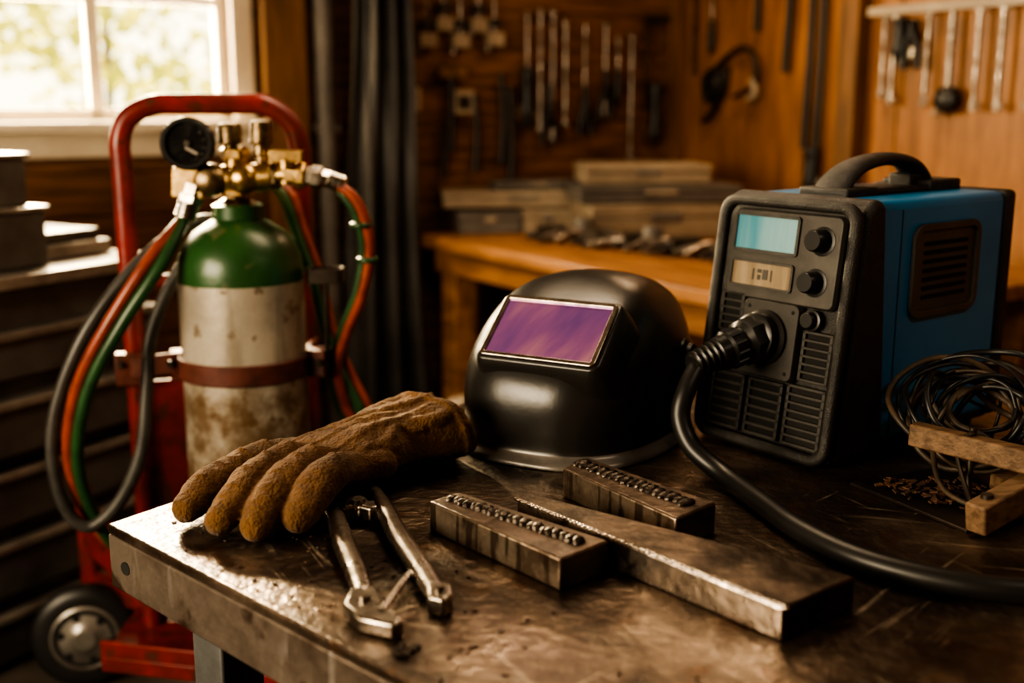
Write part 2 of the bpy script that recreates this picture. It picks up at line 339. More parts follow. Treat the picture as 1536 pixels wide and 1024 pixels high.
block('steel_block',(.055,1.211),(.115,1.266),(-.070,1.437),(-.108,1.40),.041,'steel',[((-.078,1.408),(.078,1.258),20)],.0105)
block('steel_block',(.2035,1.333),(.2636,1.391),(.108,1.58),(.071,1.53),.043,'steel',[((.096,1.548),(.224,1.386),17)],.0145)
e=empty('flat_bar');b=B();b.prism([(.2785,1.086),(.376,1.164),(.030,1.430),(.006,1.409)],T,T+.040);b.m[-1]=1
b.m[0]=2;b.m[1]=1
b.build('body',['bar','steeltop','darksteel'],e,bevel=.0035,bseg=3)
b=B()
for i in range(60):
    t=i/59;x=.2785+(.006-.2785)*t;y=1.086+(1.409-1.086)*t
    b.sph((x+.002,y+.002,T+.0390),(.0065*random.uniform(.6,1.3),.0026+random.random()*.0012,.0028),0,10,6,(0,0,-.86+random.uniform(-.15,.15)))
b.build('rolled_edge',['bar'],e,smooth=80)
# ---------------------------------------------------------------- pliers
e=empty('locking_pliers')
b=B();z=T+.013
b.tube([(-.243,1.44,z+.004),(-.228,1.395,z+.006),(-.205,1.31,z+.004),(-.181,1.235,z),(-.166,1.18,z)],[.010,.0125,.014,.0135,.011],16,0,8,.75,(0,0,1),True)
b.tube([(-.192,1.50,z+.006),(-.170,1.43,z+.008),(-.138,1.325,z+.006),(-.106,1.24,z+.002),(-.082,1.172,z)],[.011,.013,.014,.0135,.0125],16,0,8,.75,(0,0,1),True)
b.build('handles',['tool'],e,smooth=60)
b=B()
b.prism([(-.236,1.452),(-.222,1.42),(-.205,1.428),(-.186,1.415),(-.165,1.425),(-.172,1.452),(-.19,1.446),(-.205,1.47)],T+.004,T+.026)
b.prism([(-.180,1.182),(-.152,1.188),(-.135,1.135),(-.112,1.100),(-.122,1.088),(-.160,1.105),(-.182,1.14)],T+.001,T+.020)
b.prism([(-.096,1.185),(-.068,1.185),(-.064,1.152),(-.074,1.140),(-.092,1.150)],T+.001,T+.024)
b.build('jaws',['tool'],e,bevel=.004,bseg=3)
b=B();b.cyl((-.205,1.438,T+.024),(-.205,1.438,T+.031),.010);b.cyl((-.08,1.166,T+.022),(-.08,1.166,T+.029),.006);b.cyl((-.160,1.150,T+.018),(-.160,1.150,T+.025),.007)
b.cyl((-.138,1.120,T+.020),(-.118,1.232,T+.014),.0042,seg=12);b.cyl((-.118,1.232,T+.014),(-.112,1.222,T+.012),.005,seg=12)
b.build('pivot_and_rod',['tool'],e)
# ---------------------------------------------------------------- glove
g=empty('welding_glove')
b=B()
ax=Vector((.69,.725,0)).normalized();pp=Vector((.725,-.69,0)).normalized();up=Vector((0,0,1))
def ering(c,w,h,n=40,e=2.3,tilt=0,wr=0,ph=0,skew=0):
    out=[]
    for j in range(n):
        a=2*math.pi*j/n;ca,sa=math.cos(a),math.sin(a)
        k=1+wr*math.sin(5*a+ph)+wr*.5*math.sin(8*a+2*ph)
        x=w*k*math.copysign(abs(ca)**(2/e),ca);y=h*k*math.copysign(abs(sa)**(2/e),sa)
        out.append(Vector(c)+pp*(x+skew*y)+(up+ax*tilt)*y)
    return out
K=Vector((-.278,1.545,.890));Wp=Vector((-.200,1.630,.898));E=Vector((-.115,1.715,.904))
b.loft([ering(K-ax*.045,.060,.020),ering(K-ax*.03,.074,.030),ering(K,.080,.035),ering(K.lerp(Wp,.33),.080,.040,wr=.015,ph=1),ering(K.lerp(Wp,.66),.073,.042,wr=.03,ph=1.5),ering(Wp,.066,.044,wr=.04,ph=2),ering(Wp.lerp(E,.25),.065,.044,wr=.05,ph=2.3),ering(Wp.lerp(E,.5),.069,.047,wr=.05,ph=2.6),ering(Wp.lerp(E,.8),.077,.050,tilt=-.15,wr=.035,ph=3),
  ering(E,.081,.052,tilt=-.25,wr=.03,ph=3),ering(E+ax*.006,.078,.049,tilt=-.25,wr=.03,ph=3),ering(E+ax*.001,.072,.043,tilt=-.25,wr=.03,ph=3),ering(Wp.lerp(E,.5),.052,.030),ering(Wp.lerp(E,.3),.03,.015)])
F=[[(-.322,1.600,.892),(-.368,1.538,.900),(-.406,1.472,.890),(-.427,1.420,.874)],
   [(-.290,1.560,.899),(-.327,1.497,.910),(-.356,1.427,.897),(-.372,1.376,.875)],
   [(-.256,1.530,.902),(-.285,1.475,.915),(-.310,1.412,.898),(-.325,1.360,.874)],
   [(-.218,1.512,.898),(-.237,1.467,.911),(-.259,1.418,.899),(-.274,1.378,.876)]]
for i,f_ in enumerate(F):b.tube([Vector(f_[0])+ax*.045-up*.004]+f_,[.024,.0245,.0255,.0262,.0225],20,0,6,.92,(0,0,1),True)
# knuckle and fingertip creases as soft rolls over the fingers
for i,f_ in enumerate(F):
    P,_=catmull(f_,6)
    for q in(4,7,11,14):
        c=P[q]+up*.0235;d_=(P[q+1]-P[q-1]).normalized();sd_=d_.cross(up).normalized()
        b.tube([c-sd_*.017-up*.009,c+d_*.004*math.sin(q+i),c+sd_*.017-up*.009],[.003,.0042,.003],8,0,4,1,None,True)
b.tube([(-.235,1.66,.888),(-.29,1.655,.885),(-.335,1.625,.877)],[.03,.026,.021],16,0,6,1,(0,0,1),True)
def surf(t,u,dz=0):
    if t<1:c=K.lerp(Wp,t);w=.080-.014*t;h=.036+.008*t
    else:c=Wp.lerp(E,t-1);w=.066+.015*(t-1);h=.044+.008*(t-1)
    return c+pp*(w*u)+up*(h*(max(1-abs(u)**2.3,0))**(1/2.3)+dz)
for (t0,u0,t1,u1,r_) in((.15,-.62,1.25,-.25,.011),(.05,-.12,1.35,.12,.010),(.2,.45,1.5,.35,.012),(.9,-.75,1.9,-.55,.012),(1.0,-.1,1.95,-.05,.010),(1.1,.62,1.95,.75,.012),(.5,.85,1.2,.6,.010),(.45,-.35,1.0,.25,.009),(.8,.3,1.3,.85,.009),(.1,.75,.9,.9,.009),(1.3,.3,1.8,.45,.008)):
    pts=[surf(t0+(t1-t0)*q/5,u0+(u1-u0)*q/5+.06*math.sin(q*1.7+t0*9),-r_*.48) for q in range(6)]
    b.tube(pts,[r_*.4,r_*.9,r_,r_,r_*.9,r_*.5],12,0,5,1,None,True)
for u in(-.5,0,.5):
    b.tube([surf(-.15,u,-.001),surf(.1,u,.0005),surf(.4,u*.9,.001),surf(.75,u*.75,.001),surf(1.0,u*.6,.001)],.0028,8,0,6)
q=ering(E-ax*.016,.0805,.0525,30,tilt=-.23,wr=.03,ph=3);b.tube([tuple(v) for v in q]+[tuple(q[0])],.0032,8,0,1)
o=b.build('leather',['suede'],g,smooth=180)
r=o.modifiers.new('rm','REMESH');r.mode='VOXEL';r.voxel_size=.0025;r.use_smooth_shade=True
sm=o.modifiers.new('sm','SMOOTH');sm.iterations=4;sm.factor=.5
t1=bpy.data.textures.new('wr','CLOUDS');t1.noise_scale=.06;t1.noise_depth=0
d1=o.modifiers.new('d1','DISPLACE');d1.texture=t1;d1.strength=.009;d1.mid_level=.5;d1.texture_coords='GLOBAL'
t2=bpy.data.textures.new('wr2','CLOUDS');t2.noise_scale=.016;t2.noise_depth=2
d2=o.modifiers.new('d2','DISPLACE');d2.texture=t2;d2.strength=.0038;d2.mid_level=.5;d2.texture_coords='GLOBAL'
# ---------------------------------------------------------------- helmet
hm=empty('welding_helmet',(.135,1.9,T),R(-28.6))
prof=[(.001,.270,.148,.180),(.010,.268,.146,.178),(.017,.250,.137,.164),(.045,.256,.14,.169),(.09,.258,.145,.172),(.130,.248,.15,.168),(.160,.226,.152,.162),(.190,.192,.150,.152),(.218,.150,.142,.139),(.240,.106,.122,.118),(.256,.066,.09,.088),(.265,.033,.048,.046),(.267,.01,.012,.012)]
rings=[]
for z,wf,wb_,hw in prof:
    n=48;rg=[]
    for j in range(n):
        a=2*math.pi*j/n;ca,sa=math.cos(a),math.sin(a);ex=2.8 if sa<0 else 2.5
        x=hw*math.copysign(abs(ca)**(2/ex),ca);y=(wf if sa<0 else wb_)*math.copysign(abs(sa)**(2/ex),sa)
        rg.append((x,y,z))
    rings.append(rg)
b=B();b.loft(rings,0,None,False);nv=len(b.v);b.f.append(tuple(range(nv-48,nv)));b.m.append(0)
for i in range(96):b.m[i]=1
o=b.build('shell',['helmet','rim'],hm,smooth=180)
s_=o.modifiers.new('sol','SOLIDIFY');s_.thickness=.004;s_.offset=-1
u_=o.modifiers.new('sub','SUBSURF');u_.levels=2;u_.render_levels=2
HX=Matrix.Translation((.016,-.188,.196))@Matrix.Rotation(R(40),4,'X')
b=B()
b.loft([[(x,y,-.060) for x,y in rrect(.246,.172,.045)],[(x,y,-.024) for x,y in rrect(.234,.158,.036)],[(x,y,-.006) for x,y in rrect(.220,.144,.024)],[(x,y,.004) for x,y in rrect(.208,.134,.014)],[(x,y,.006) for x,y in rrect(.203,.129,.010)]],0,HX)
b.build('visor_surround',['helmet'],hm,smooth=60)
b=B();b.frame(.197,.123,.009,.008,.008,0,HX@Matrix.Translation((0,0,.003)));b.build('visor_frame',['chrome'],hm,bevel=.0015)
b=B();b.loft([[(x,y,.003) for x,y in rrect(.184,.110,.004)],[(x,y,.0075) for x,y in rrect(.184,.110,.004)]])
o=b.build('visor_lens',['lens'],hm);o.matrix_local=HX
b=B()
for sx in(1,-1):
    b.lathe((sx*.158,.02,.13),(sx,0,.1),[(.034,0),(.034,.010),(.026,.014),(.024,.020),(.010,.022)],28)
b.build('pivot_knobs',['blackg'],hm,smooth=40)
b=B();b.tube([(-.10,-.03,.11),(-.07,.07,.10),(0,.11,.10),(.07,.07,.10),(.10,-.03,.11)],.012,10,0,8,1,(0,0,1));b.build('headband',['blackg'],hm)
# ---------------------------------------------------------------- welder
wd=empty('welding_machine',(.311,1.843,T),math.atan2(-.793,.61))
W,H,DP=.266,.405,.475;SL=.055
tilt=-math.atan2(SL,H)
def face(s,t,out=0):
    n=Vector((0,-math.cos(tilt),math.sin(-tilt)))
    return Vector((s*W,SL*t,H*t))+n*out
def FX(s,t,out=0):
    return Matrix.Translation(face(s,t,out))@Matrix.Rotation(tilt,4,'X')@Matrix.Rotation(R(90),4,'X')
def sideprism(b,prof,x0,x1,mi=0):b.loft([[(x0,y,z) for y,z in prof],[(x1,y,z) for y,z in prof]],mi)
b=B();sideprism(b,[(.012,.010),(.10,.010),(.135,.03),(.108,H-.012),(.098,H),(SL+.02,H),(SL+.004,H-.02)],-.006,W+.003)
b.build('front_bezel',['black'],wd,bevel=.016,bseg=4)
b=B();sideprism(b,[(.09,.022),(DP-.03,.022),(DP-.03,H-.004),(.09,H-.004)],.004,W-.001)
b.build('blue_case',['blue'],wd,bevel=.014,bseg=4)
b=B();b.box((.01,.02,.008),(W-.01,DP-.01,.03));b.box((.002,DP-.035,.015),(W+.001,DP,H-.002));b.build('chassis',['black'],wd,bevel=.010,bseg=3)
b=B()
for x in(.03,W-.03):
    for y in(.05,DP-.06):b.cyl((x,y,0),(x,y,.015),.014)
b.build('feet',['rubber'],wd)
fh=math.hypot(SL,H)
b=B();b.frame(W+.006,fh-.008,.032,.018,.018,0,FX(.5,.5,-.004),.018);b.build('face_rim',['black'],wd,bevel=.007,bseg=3)
b=B();b.loft([[(x,y,-.002) for x,y in rrect(.214,.144,.012)],[(x,y,.006) for x,y in rrect(.208,.138,.010)]],0,FX(.50,.763))
b.build('control_panel',['panel'],wd,bevel=.001)
b=B();b.frame(.130,.062,.006,.005,.005,0,FX(.365,.845,.005));b.frame(.126,.044,.006,.004,.005,0,FX(.365,.685,.005));b.build('screen_bezels',['black'],wd)
b=B();b.loft([[(x,y,0) for x,y in rrect(.122,.054,.003)],[(x,y,.002) for x,y in rrect(.122,.054,.003)]],0,FX(.365,.845,.005));b.build('display_upper',['screen'],wd)
b=B();b.loft([[(x,y,0) for x,y in rrect(.120,.038,.003)],[(x,y,.002) for x,y in rrect(.120,.038,.003)]],0,FX(.365,.685,.005))
b.build('display_lower',['screen2'],wd)
b=B()
for i,(dx,dy,w_,h_) in enumerate(((-.004,.006,.008,.006),(-.004,-.004,.006,.008),(.008,.001,.010,.016),(-.016,.0,.003,.018),(.02,.0,.002,.018))):b.box((dx-w_/2,dy-h_/2,.002),(dx+w_/2,dy+h_/2,.003),0,FX(.365,.685,.005))
b.build('lcd_segments',['panel'],wd)
b=B()
def knob(s,t,r,d):
    n=(face(s,t,1)-face(s,t,0)).normalized();b.lathe(face(s,t,.003),n,[(r*1.25,0),(r*1.25,.004),(r,.005),(r*.92,d*.9),(r*.8,d),(.002,d)],28)
knob(.77,.84,.0180,.030);knob(.755,.685,.0175,.030);knob(.765,.545,.0135,.016)
b.build('knobs',['blackg'],wd,smooth=40)
b=B();bs=B()
def vent(s0,s1,t0,t1,n):
    cx=(s0+s1)/2;w=(s1-s0)*W;p=(t1-t0)*fh/n
    bs.box((-w/2,-(t1-t0)*fh/2,-.003),(w/2,(t1-t0)*fh/2,.0006),0,FX(cx,(t0+t1)/2))
    for i in range(n+1):
        t=t0+(t1-t0)*i/n;b.box((-w/2-.003,-p*.19,-.003),(w/2+.003,p*.19,.006),0,FX(cx,t,.0))
    for s in(s0,s1):b.box((-.003,-(t1-t0)*fh/2-.002,-.003),(.003,(t1-t0)*fh/2+.002,.006),0,FX(s,(t0+t1)/2,.0))
vent(.09,.25,.45,.60,5);vent(.73,.92,.32,.50,6);vent(.09,.33,.07,.28,6);vent(.38,.62,.07,.28,6);vent(.67,.92,.07,.29,7)
b.build('vent_louvers',['louver'],wd,bevel=.001);bs.build('vent_slots',['vent'],wd)
b=B();b.loft([[(x,y,-.002) for x,y in rrect(.114,.124,.012)],[(x,y,.010) for x,y in rrect(.108,.118,.010)]],0,FX(.48,.445))
for dx in(-.043,.043):
    for dy in(-.048,.048):
        X=FX(.48,.445,.009)@Matrix.Translation((dx,dy,0));b.loft([[(x*.5,y*.5,0) for x,y in rrect(.012,.012,.005)],[(x*.5,y*.5,.002) for x,y in rrect(.012,.012,.005)]],1,X)
b.build('socket_plate',['louver','vent'],wd,bevel=.002)
nF=(face(0,0,1)-face(0,0,0)).normalized()
cb=face(.46,.45,.008);cdir=(Vector((-.10,-1,-.22))).normalized()
b=B();b.lathe(cb,nF,[(.044,0),(.044,.008),(.038,.012),(.038,.03),(.031,.034)],28)
b.lathe(cb+nF*.020,cdir,[(.035,0),(.038,.012),(.038,.028),(.030,.036)],8)
b.lathe(cb+nF*.020+cdir*.034,cdir,[(.028,0),(.030,.01),(.030,.03),(.026,.034),(.026,.05)],24)
for i in range(12):
    a=2*math.pi*i/12;sd_=cdir.cross(Vector((0,0,1))).normalized();u2=sd_.cross(cdir);c_=cb+nF*.02+cdir*.044+(sd_*math.cos(a)+u2*math.sin(a))*.0295;b.cyl(c_,c_+cdir*.020,.0028,seg=6)
p=cb+nF*.02+cdir*.084
for i in range(5):b.lathe(p+cdir*(.011*i-.004),cdir,[(.022-.0012*i,0),(.0250-.0012*i,.003),(.0250-.0012*i,.006),(.020-.001*i,.009),(.019-.001*i,.0112)],24)
b.build('cable_connector',['blackg'],wd,smooth=35)
pend=wd.location+Matrix.Rotation(math.atan2(-.793,.61),3,'Z')@(p+cdir*.03)
b=B();hc=W/2+.005
b.tube([(hc,.135,H-.006),(hc,.160,H+.020),(hc,.195,H+.038),(hc,.240,H+.047),(hc,.290,H+.049),(hc,.335,H+.042),(hc,.362,H+.026),(hc,.382,H-.002)],[.036,.032,.029,.027,.026,.027,.029,.032],24,0,8,.42,(0,-.2,1))
b.boxc((hc,.160,H+.001),(.095,.08,.016));b.boxc((hc,.390,H+.004),(.095,.090,.020));b.boxc((hc,.27,H+.000),(.090,.30,.010));b.boxc((hc,.350,H+.012),(.045,.05,.024))
b.build('handle',['black'],wd,bevel=.006,bseg=3,smooth=50)
SX=Matrix.Translation((W-.001,.272,.288))@Matrix.Rotation(R(90),4,'Z')@Matrix.Rotation(R(90),4,'X')
b=B();b.frame(.186,.148,.024,.011,.007,0,SX);b.loft([[(x,y,0) for x,y in rrect(.170,.132,.018)],[(x,y,.002) for x,y in rrect(.170,.132,.018)]],0,SX)
b.build('side_vent_frame',['panel'],wd,bevel=.002)
b=B()
for i in range(7):
    X=SX@Matrix.Translation((0,-.042+.014*i,.0015));b.loft([[(x,y,0) for x,y in rrect(.122,.0065,.003)],[(x,y,.0016) for x,y in rrect(.122,.0065,.003)]],0,X)
b.build('side_vent_slots',['vent'],wd)
b=B();b.box((W-.0015,.150,.03),(W-.0003,.1525,H-.018));b.build('case_seam',['seam'],wd)
cab=empty('power_cable')
b=B();b.tube([pend-Vector((-.02,-.015,-.004)),pend,(.262,1.655,.975),(.252,1.640,.935),(.268,1.615,.895),(.309,1.565,.868),(.338,1.465,.8655),(.365,1.365,.8655),(.4145,1.270,.8655),(.485,1.210,.8655),(.575,1.178,.8655),(.75,1.17,.8655),(.95,1.25,.8655)],.0150,18,0,10)
b.build('cable',['rubber'],cab,smooth=80)
# ---------------------------------------------------------------- right side: plate with flakes, clamp, wire
pl=empty('scrap_tray')
b=B();b.prism([(.4925,1.579),(.589,1.391),(.83,1.50),(.76,1.70)],T,T+.005);b.build('plate',['darksteel'],pl,bevel=.001)
b=B()
for i in range(130):
    cx,cy=random.choice(((.60,1.50),(.63,1.54),(.56,1.54)));px=random.gauss(cx,.020);py=random.gauss(cy,.018)
    b.boxc((px,py,T+.008+random.random()*.006),(random.uniform(.004,.015),random.uniform(.003,.008),.002),0,(random.uniform(-.4,.4),random.uniform(-.4,.4),random.uniform(0,6)))
b.build('rust_flakes',['rust'],pl)
jc=empty('wooden_clamp')
def beam(b,p0,p1,w,h,mi=0):
    p0=Vector(p0);p1=Vector(p1);d=p1-p0;X=Matrix.Translation((p0+p1)/2)@d.to_track_quat('X','Z').to_matrix().to_4x4();l=d.length/2
    b.box((-l,-w/2,-h/2),(l,w/2,h/2),mi,X)
b=B();beam(b,(.567,1.55,.938),(.72,1.40,.932),.026,.032);beam(b,(.590,1.372,.876),(.74,1.47,.905),.030,.040);beam(b,(.735,1.36,T+.013),(.70,1.56,T+.013),.03,.026)
beam(b,(.715,1.405,T+.02),(.715,1.405,.93),.026,.026)
beam(b,(.72,1.45,T+.0),(.72,1.45,.94),.03,.03)
b.build('jaws',['clampwood'],jc,bevel=.003)
b=B();b.cyl((.63,1.495,.86),(.63,1.495,.962),.005);b.tube([(.625,1.485,.958),(.612,1.50,.93),(.618,1.47,.88),(.62,1.43,.862),(.65,1.40,.87)],.0035,8);b.cyl((.61,1.388,.88),(.61,1.388,.905),.008)
b.build('clamp_screw',['tooldark'],jc)
wi=empty('wire_coil');b=B()
for k in range(20):
    c=Vector((.695+random.uniform(-.025,.02),1.63+random.uniform(-.03,.03),.945+random.uniform(-.02,.015)));r0=random.uniform(.050,.096);a1=random.uniform(-.6,.6);a2=random.uniform(.5,1.3)
    X=Euler((a2,a1,random.uniform(-.7,.4))).to_matrix();pts=[]
    for i in range(13):
        a=2*math.pi*i/12;q=c+X@Vector((r0*math.cos(a)*1.1,r0*math.sin(a)*.9,.010*math.sin(3*a+k)));q.z=max(q.z,T+.009);pts.append(q)
    b.tube(pts,random.choice((.0028,.0036,.0048)),8,k%2,6)
b.tube([(.62,1.60,.93),(.60,1.55,.90),(.60,1.50,.87),(.63,1.45,.862),(.66,1.42,.862)],.004,8,1)
b.build('loops',['rubber','wire'],wi,smooth=80)
# ---------------------------------------------------------------- cart
ct=empty('cylinder_hand_truck')
LX,LY,RX,RY=-.815,2.40,-.462,2.50
b=B()
b.tube([(LX-.0,LY,.20),(LX,LY,.6),(LX,LY,1.0),(LX,LY,1.25),(LX,LY,1.315),(LX+.018,LY+.005,1.362),(LX+.065,LY+.018,1.388),(LX+.12,LY+.034,1.391),(RX-.12,RY-.034,1.391),(RX-.065,RY-.018,1.388),(RX-.018,RY-.005,1.355),(RX,RY,1.30),(RX,RY,1.2),(RX,RY,.6),(RX,RY,.2)],.0215,18,0,8)
b.tube([(LX,LY,.50),(RX,RY,.50)],.016,12,0,1);b.tube([(LX,LY,1.02),(RX,RY,1.02)],.014,12,0,1)
b.build('tube_frame',['red'],ct,smooth=80)
b=B()
b.prism([(LX-.01,LY+.0),(RX+.01,RY+.0),(RX+.01,RY+.012),(LX-.01,LY+.012)],.25,.80)
b.prism([(-.88,2.24),(-.36,2.13),(-.34,2.50),(-.88,2.60)],.20,.235)
b.prism([(-.88,2.24),(-.36,2.13),(-.358,2.142),(-.878,2.252)],.235,.27)
beam(b,(-1.05,2.655,.375),(-.80,2.43,.27),.03,.11);beam(b,(-1.055,2.66,.20),(-1.055,2.66,.47),.03,.035)
beam(b,(-1.04,2.65,.22),(-.80,2.50,.22),.03,.05)
b.build('base_plates',['red'],ct,bevel=.003)
wb=B()
def wheel(b,c,axd,r,w):
    c=Vector(c);axd=Vector(axd).normalized()
    b.lathe(c-axd*w/2,axd,[(r*.62,0),(r*.80,-.0),(r*.93,w*.08),(r,w*.28),(r*.985,w*.5),(r,w*.72),(r*.93,w*.92),(r*.80,w),(r*.64,w)],48,0)
    b.lathe(c+axd*(w*.28),axd,[(r*.64,0),(r*.64,w*.22),(r*.59,w*.30),(r*.55,w*.20),(r*.34,w*.26),(r*.22,w*.40),(r*.19,w*.46),(.002,w*.46)],40,1)
    q=Vector((0,0,1)).rotation_difference(axd)
    for i in range(6):
        a=2*math.pi*i/6;p=c+axd*(w*.49)+q@Vector((math.cos(a)*r*.44,math.sin(a)*r*.44,0));b.cyl(p,p+axd*.003,r*.075,seg=12,mi=2)
wheel(wb,(-1.035,2.56,.127),(.22,-.97,.06),.127,.055);wheel(wb,(-.36,2.66,.127),(.22,-.97,.06),.127,.055)
wb.cyl((-1.035,2.56,.127),(-1.025,2.68,.127),.012,mi=1);wb.cyl((-1.025,2.68,.127),(-.37,2.74,.127),.012,mi=1);wb.cyl((-1.04,2.67,.1),(-1.04,2.67,.24),.014,mi=1);wb.cyl((-.37,2.72,.1),(-.40,2.50,.21),.014,mi=1)
wb.build('wheels',['rubber','cabedge','vent'],ct,smooth=40)
CX,CY=-.553,2.30
b=B()
def arc(r0,r1,z0,z1,a0,a1,n=40,mi=0):
    rings=[]
    for i in range(n+1):
        a=a0+(a1-a0)*i/n;c,s=math.cos(a),math.sin(a);rings.append([(CX+r0*c,CY+r0*s,z0),(CX+r1*c,CY+r1*s,z0),(CX+r1*c,CY+r1*s,z1),(CX+r0*c,CY+r0*s,z1)])
    b.loft(rings,mi)
arc(.1285,.1345,.845,.888,R(150),R(390))
beam(b,(LX-.01,LY-.025,.835),(CX-.115,CY+.02,.866),.012,.045);beam(b,(RX+.03,RY-.03,.866),(CX+.12,CY+.05,.866),.012,.045)
b.boxc((LX,LY-.02,.835),(.07,.03,.07),0,(0,0,.2));b.boxc((CX-.14,CY-.0,.862),(.03,.05,.06),0,(0,0,.3));b.boxc((CX+.15,CY-.0,.866),(.04,.03,.055),0,(0,0,-.2));b.boxc((CX+.165,CY+.05,.866),(.08,.02,.05),0,(0,0,.5))
b.build('retaining_band',['clampred'],ct,bevel=.003)
b=B()
for p in((LX-.018,LY-.037,.848),(LX+.018,LY-.030,.828),(CX-.145,CY-.03,.872),(CX+.155,CY-.018,.872)):b.cyl(p,Vector(p)+Vector((.0,-.01,0)),.008,seg=6)
b.tube([(CX+.17,CY+.0,.87),(CX+.172,CY,1.0),(CX+.172,CY,1.04)],.006,8);b.frame(.075,.05,.012,.006,.03,0,Matrix.Translation((CX+.172,CY,1.035)))
b.build('bolts',['darksteel'],ct,bevel=.001)
# ---------------------------------------------------------------- cylinder
gc=empty('gas_cylinder')
r=.1265
b=B();b.lathe((CX,CY,0),(0,0,1),[(r*.9,.237),(r,.25),(r,.60)],64,1);b.lathe((CX,CY,0),(0,0,1),[(r,.60),(r,1.042)],64,0,False)
b.lathe((CX,CY,0),(0,0,1),[(r,1.042),(r,1.062),(r*.97,1.09),(r*.88,1.117),(r*.72,1.140),(r*.5,1.158),(r*.36,1.166),(r*.33,1.172),(r*.33,1.190)],64,1,False)
b.lathe((CX,CY,0),(0,0,1),[(r*.40,1.166),(r*.40,1.192),(r*.34,1.196),(.002,1.196)],40,1)
b.build('cylinder_body',['cylwhite','green'],gc,smooth=50)
b=B();y=CY-.01
b.lathe((CX,CY,1.19),(0,0,1),[(.042,0),(.042,.006),(.034,.012),(.026,.016),(.026,.03)],8,1)
b.cyl((CX,CY,1.20),(CX,CY,1.30),.024,.022);b.lathe((CX,CY,1.212),(0,0,1),[(.034,0),(.034,.014),(.028,.018)],6,0)
b.lathe((CX,CY,1.285),(0,0,1),[(.030,0),(.030,.018),(.022,.024)],6,0)
b.cyl((CX-.095,y,1.238),(CX+.075,y,1.250),.030,.028);b.sph((CX-.045,y-.01,1.243),(.038,.036,.034),1,20,12);b.lathe((CX-.045,y-.03,1.243),(0,-1,0),[(.024,0),(.024,.012),(.010,.018)],20,1)
b.boxc((CX-.088,y-.005,1.238),(.062,.05,.058),0,(0,.1,0));b.sph((CX+.02,y-.012,1.247),(.034,.03,.032),0,20,12)
b.cyl((CX+.06,y,1.25),(CX+.11,y-.005,1.255),.020);b.lathe((CX+.07,y,1.25),(1,-.05,.06),[(.027,0),(.027,.016),(.022,.02)],6,1)
b.cyl((CX+.105,y-.005,1.235),(CX+.105,y-.005,1.285),.017);b.boxc((CX+.105,y-.005,1.290),(.066,.030,.024),0,(0,.03,0))
b.lathe((CX+.10,y-.005,1.255),(1,-.05,-.08),[(.022,0),(.022,.025),(.027,.027),(.027,.042),(.018,.046)],6,0)
b.build('regulator_body',['brass','brass2'],gc,bevel=.0018,smooth=40)
b=B()
b.lathe((CX-.006,y,1.302),(0,0,1),[(.014,0),(.014,.010),(.024,.014),(.024,.046),(.020,.052),(.002,.052)],16,0)
b.lathe((CX+.052,y+.01,1.26),(0.02,0,1),[(.012,0),(.012,.03),(.016,.032),(.016,.052),(.023,.056),(.020,.098),(.002,.100)],12,0)
b.build('adjusting_knobs',['brass2'],gc,smooth=40,bevel=.001)
b=B();b.lathe((CX+.142,y-.008,1.252),(1,-.05,-.15),[(.019,0),(.019,.012),(.024,.014),(.024,.032),(.018,.036),(.0165,.050)],6,0)
for i in range(4):b.lathe((CX+.188+.008*i,y-.01,1.2455-.003*i),(1,-.03,-.42),[(.016,0),(.0185,.002),(.0185,.006),(.0155,.009)],20,0)
hb=Vector((CX-.083,y-.02,1.215));hd=Vector((-.30,-.15,-1)).normalized()
b.lathe(hb,hd,[(.020,-.02),(.020,.0),(.026,.002),(.026,.016),(.022,.018)],6,0)
for i in range(4):b.lathe(hb+hd*(.018+.008*i),hd,[(.020,0),(.0225,.002),(.0225,.005),(.019,.008)],20,0)
b.build('hose_nuts',['chrome'],gc,smooth=35)
gx,gz=CX-.082,1.315;gd=Vector((.12,-1,.05)).normalized();gp=Vector((gx,CY-.03,gz))
b=B();b.lathe(gp,gd,[(.045,-.005),(.052,0),(.052,.028),(.048,.034),(.042,.034),(.040,.026)],40,0);b.build('gauge_case',['blackg'],gc,smooth=40)
b=B();b.lathe(gp,gd,[(.041,.02),(.041,.026),(.001,.026)],40,0);b.build('gauge_dial',['dial'],gc)
b=B();b.boxc(gp+gd*.0285+Vector((.008,0,-.014)),(.026,.002,.006),0,(0,.5,0));b.lathe(gp+gd*.026,gd,[(.007,0),(.006,.006),(.001,.006)],16)
for i in range(11):
    a=R(-220+i*26);b.boxc(gp+gd*.0265+Vector((math.cos(a)*.034,0,math.sin(a)*.034)),(.004,.001,.0010),0,(0,-a,0))
b.cyl((gx+.003,CY-.02,gz-.03),(gx+.003,CY-.015,gz-.07),.010,seg=12)
b.build('gauge_needle_and_stem',['tooldark'],gc)
# ---------------------------------------------------------------- hoses
hs=empty('gas_hose');b=B()
k=Vector((hb.x,hb.y,hb.z))+hd*.045
pr=[(k.x,k.y,k.z),(-.690,2.19,1.093),(-.764,2.16,.98),(-.832,2.16,.865),(-.868,2.17,.76),(-.885,2.20,.66),(-.872,2.23,.56),(-.84,2.26,.48),(-.80,2.32,.42)]
def off(P,dx,dy,dz):return[(p[0]+(0 if i==0 else dx),p[1]+dy,p[2]+(0 if i==0 else dz)) for i,p in enumerate(P)]
b.tube(off(pr,-.009,0,.008),.0125,14,0,8);b.tube(off(pr,.010,-.004,-.006),.0125,14,1,8)
rr=[(-.352,2.275,1.238),(-.325,2.27,1.215),(-.302,2.27,1.175),(-.292,2.28,1.104),(-.312,2.29,1.01),(-.347,2.31,.93),(-.374,2.33,.85),(-.362,2.35,.76),(-.33,2.36,.68),(-.36,2.38,.55)]
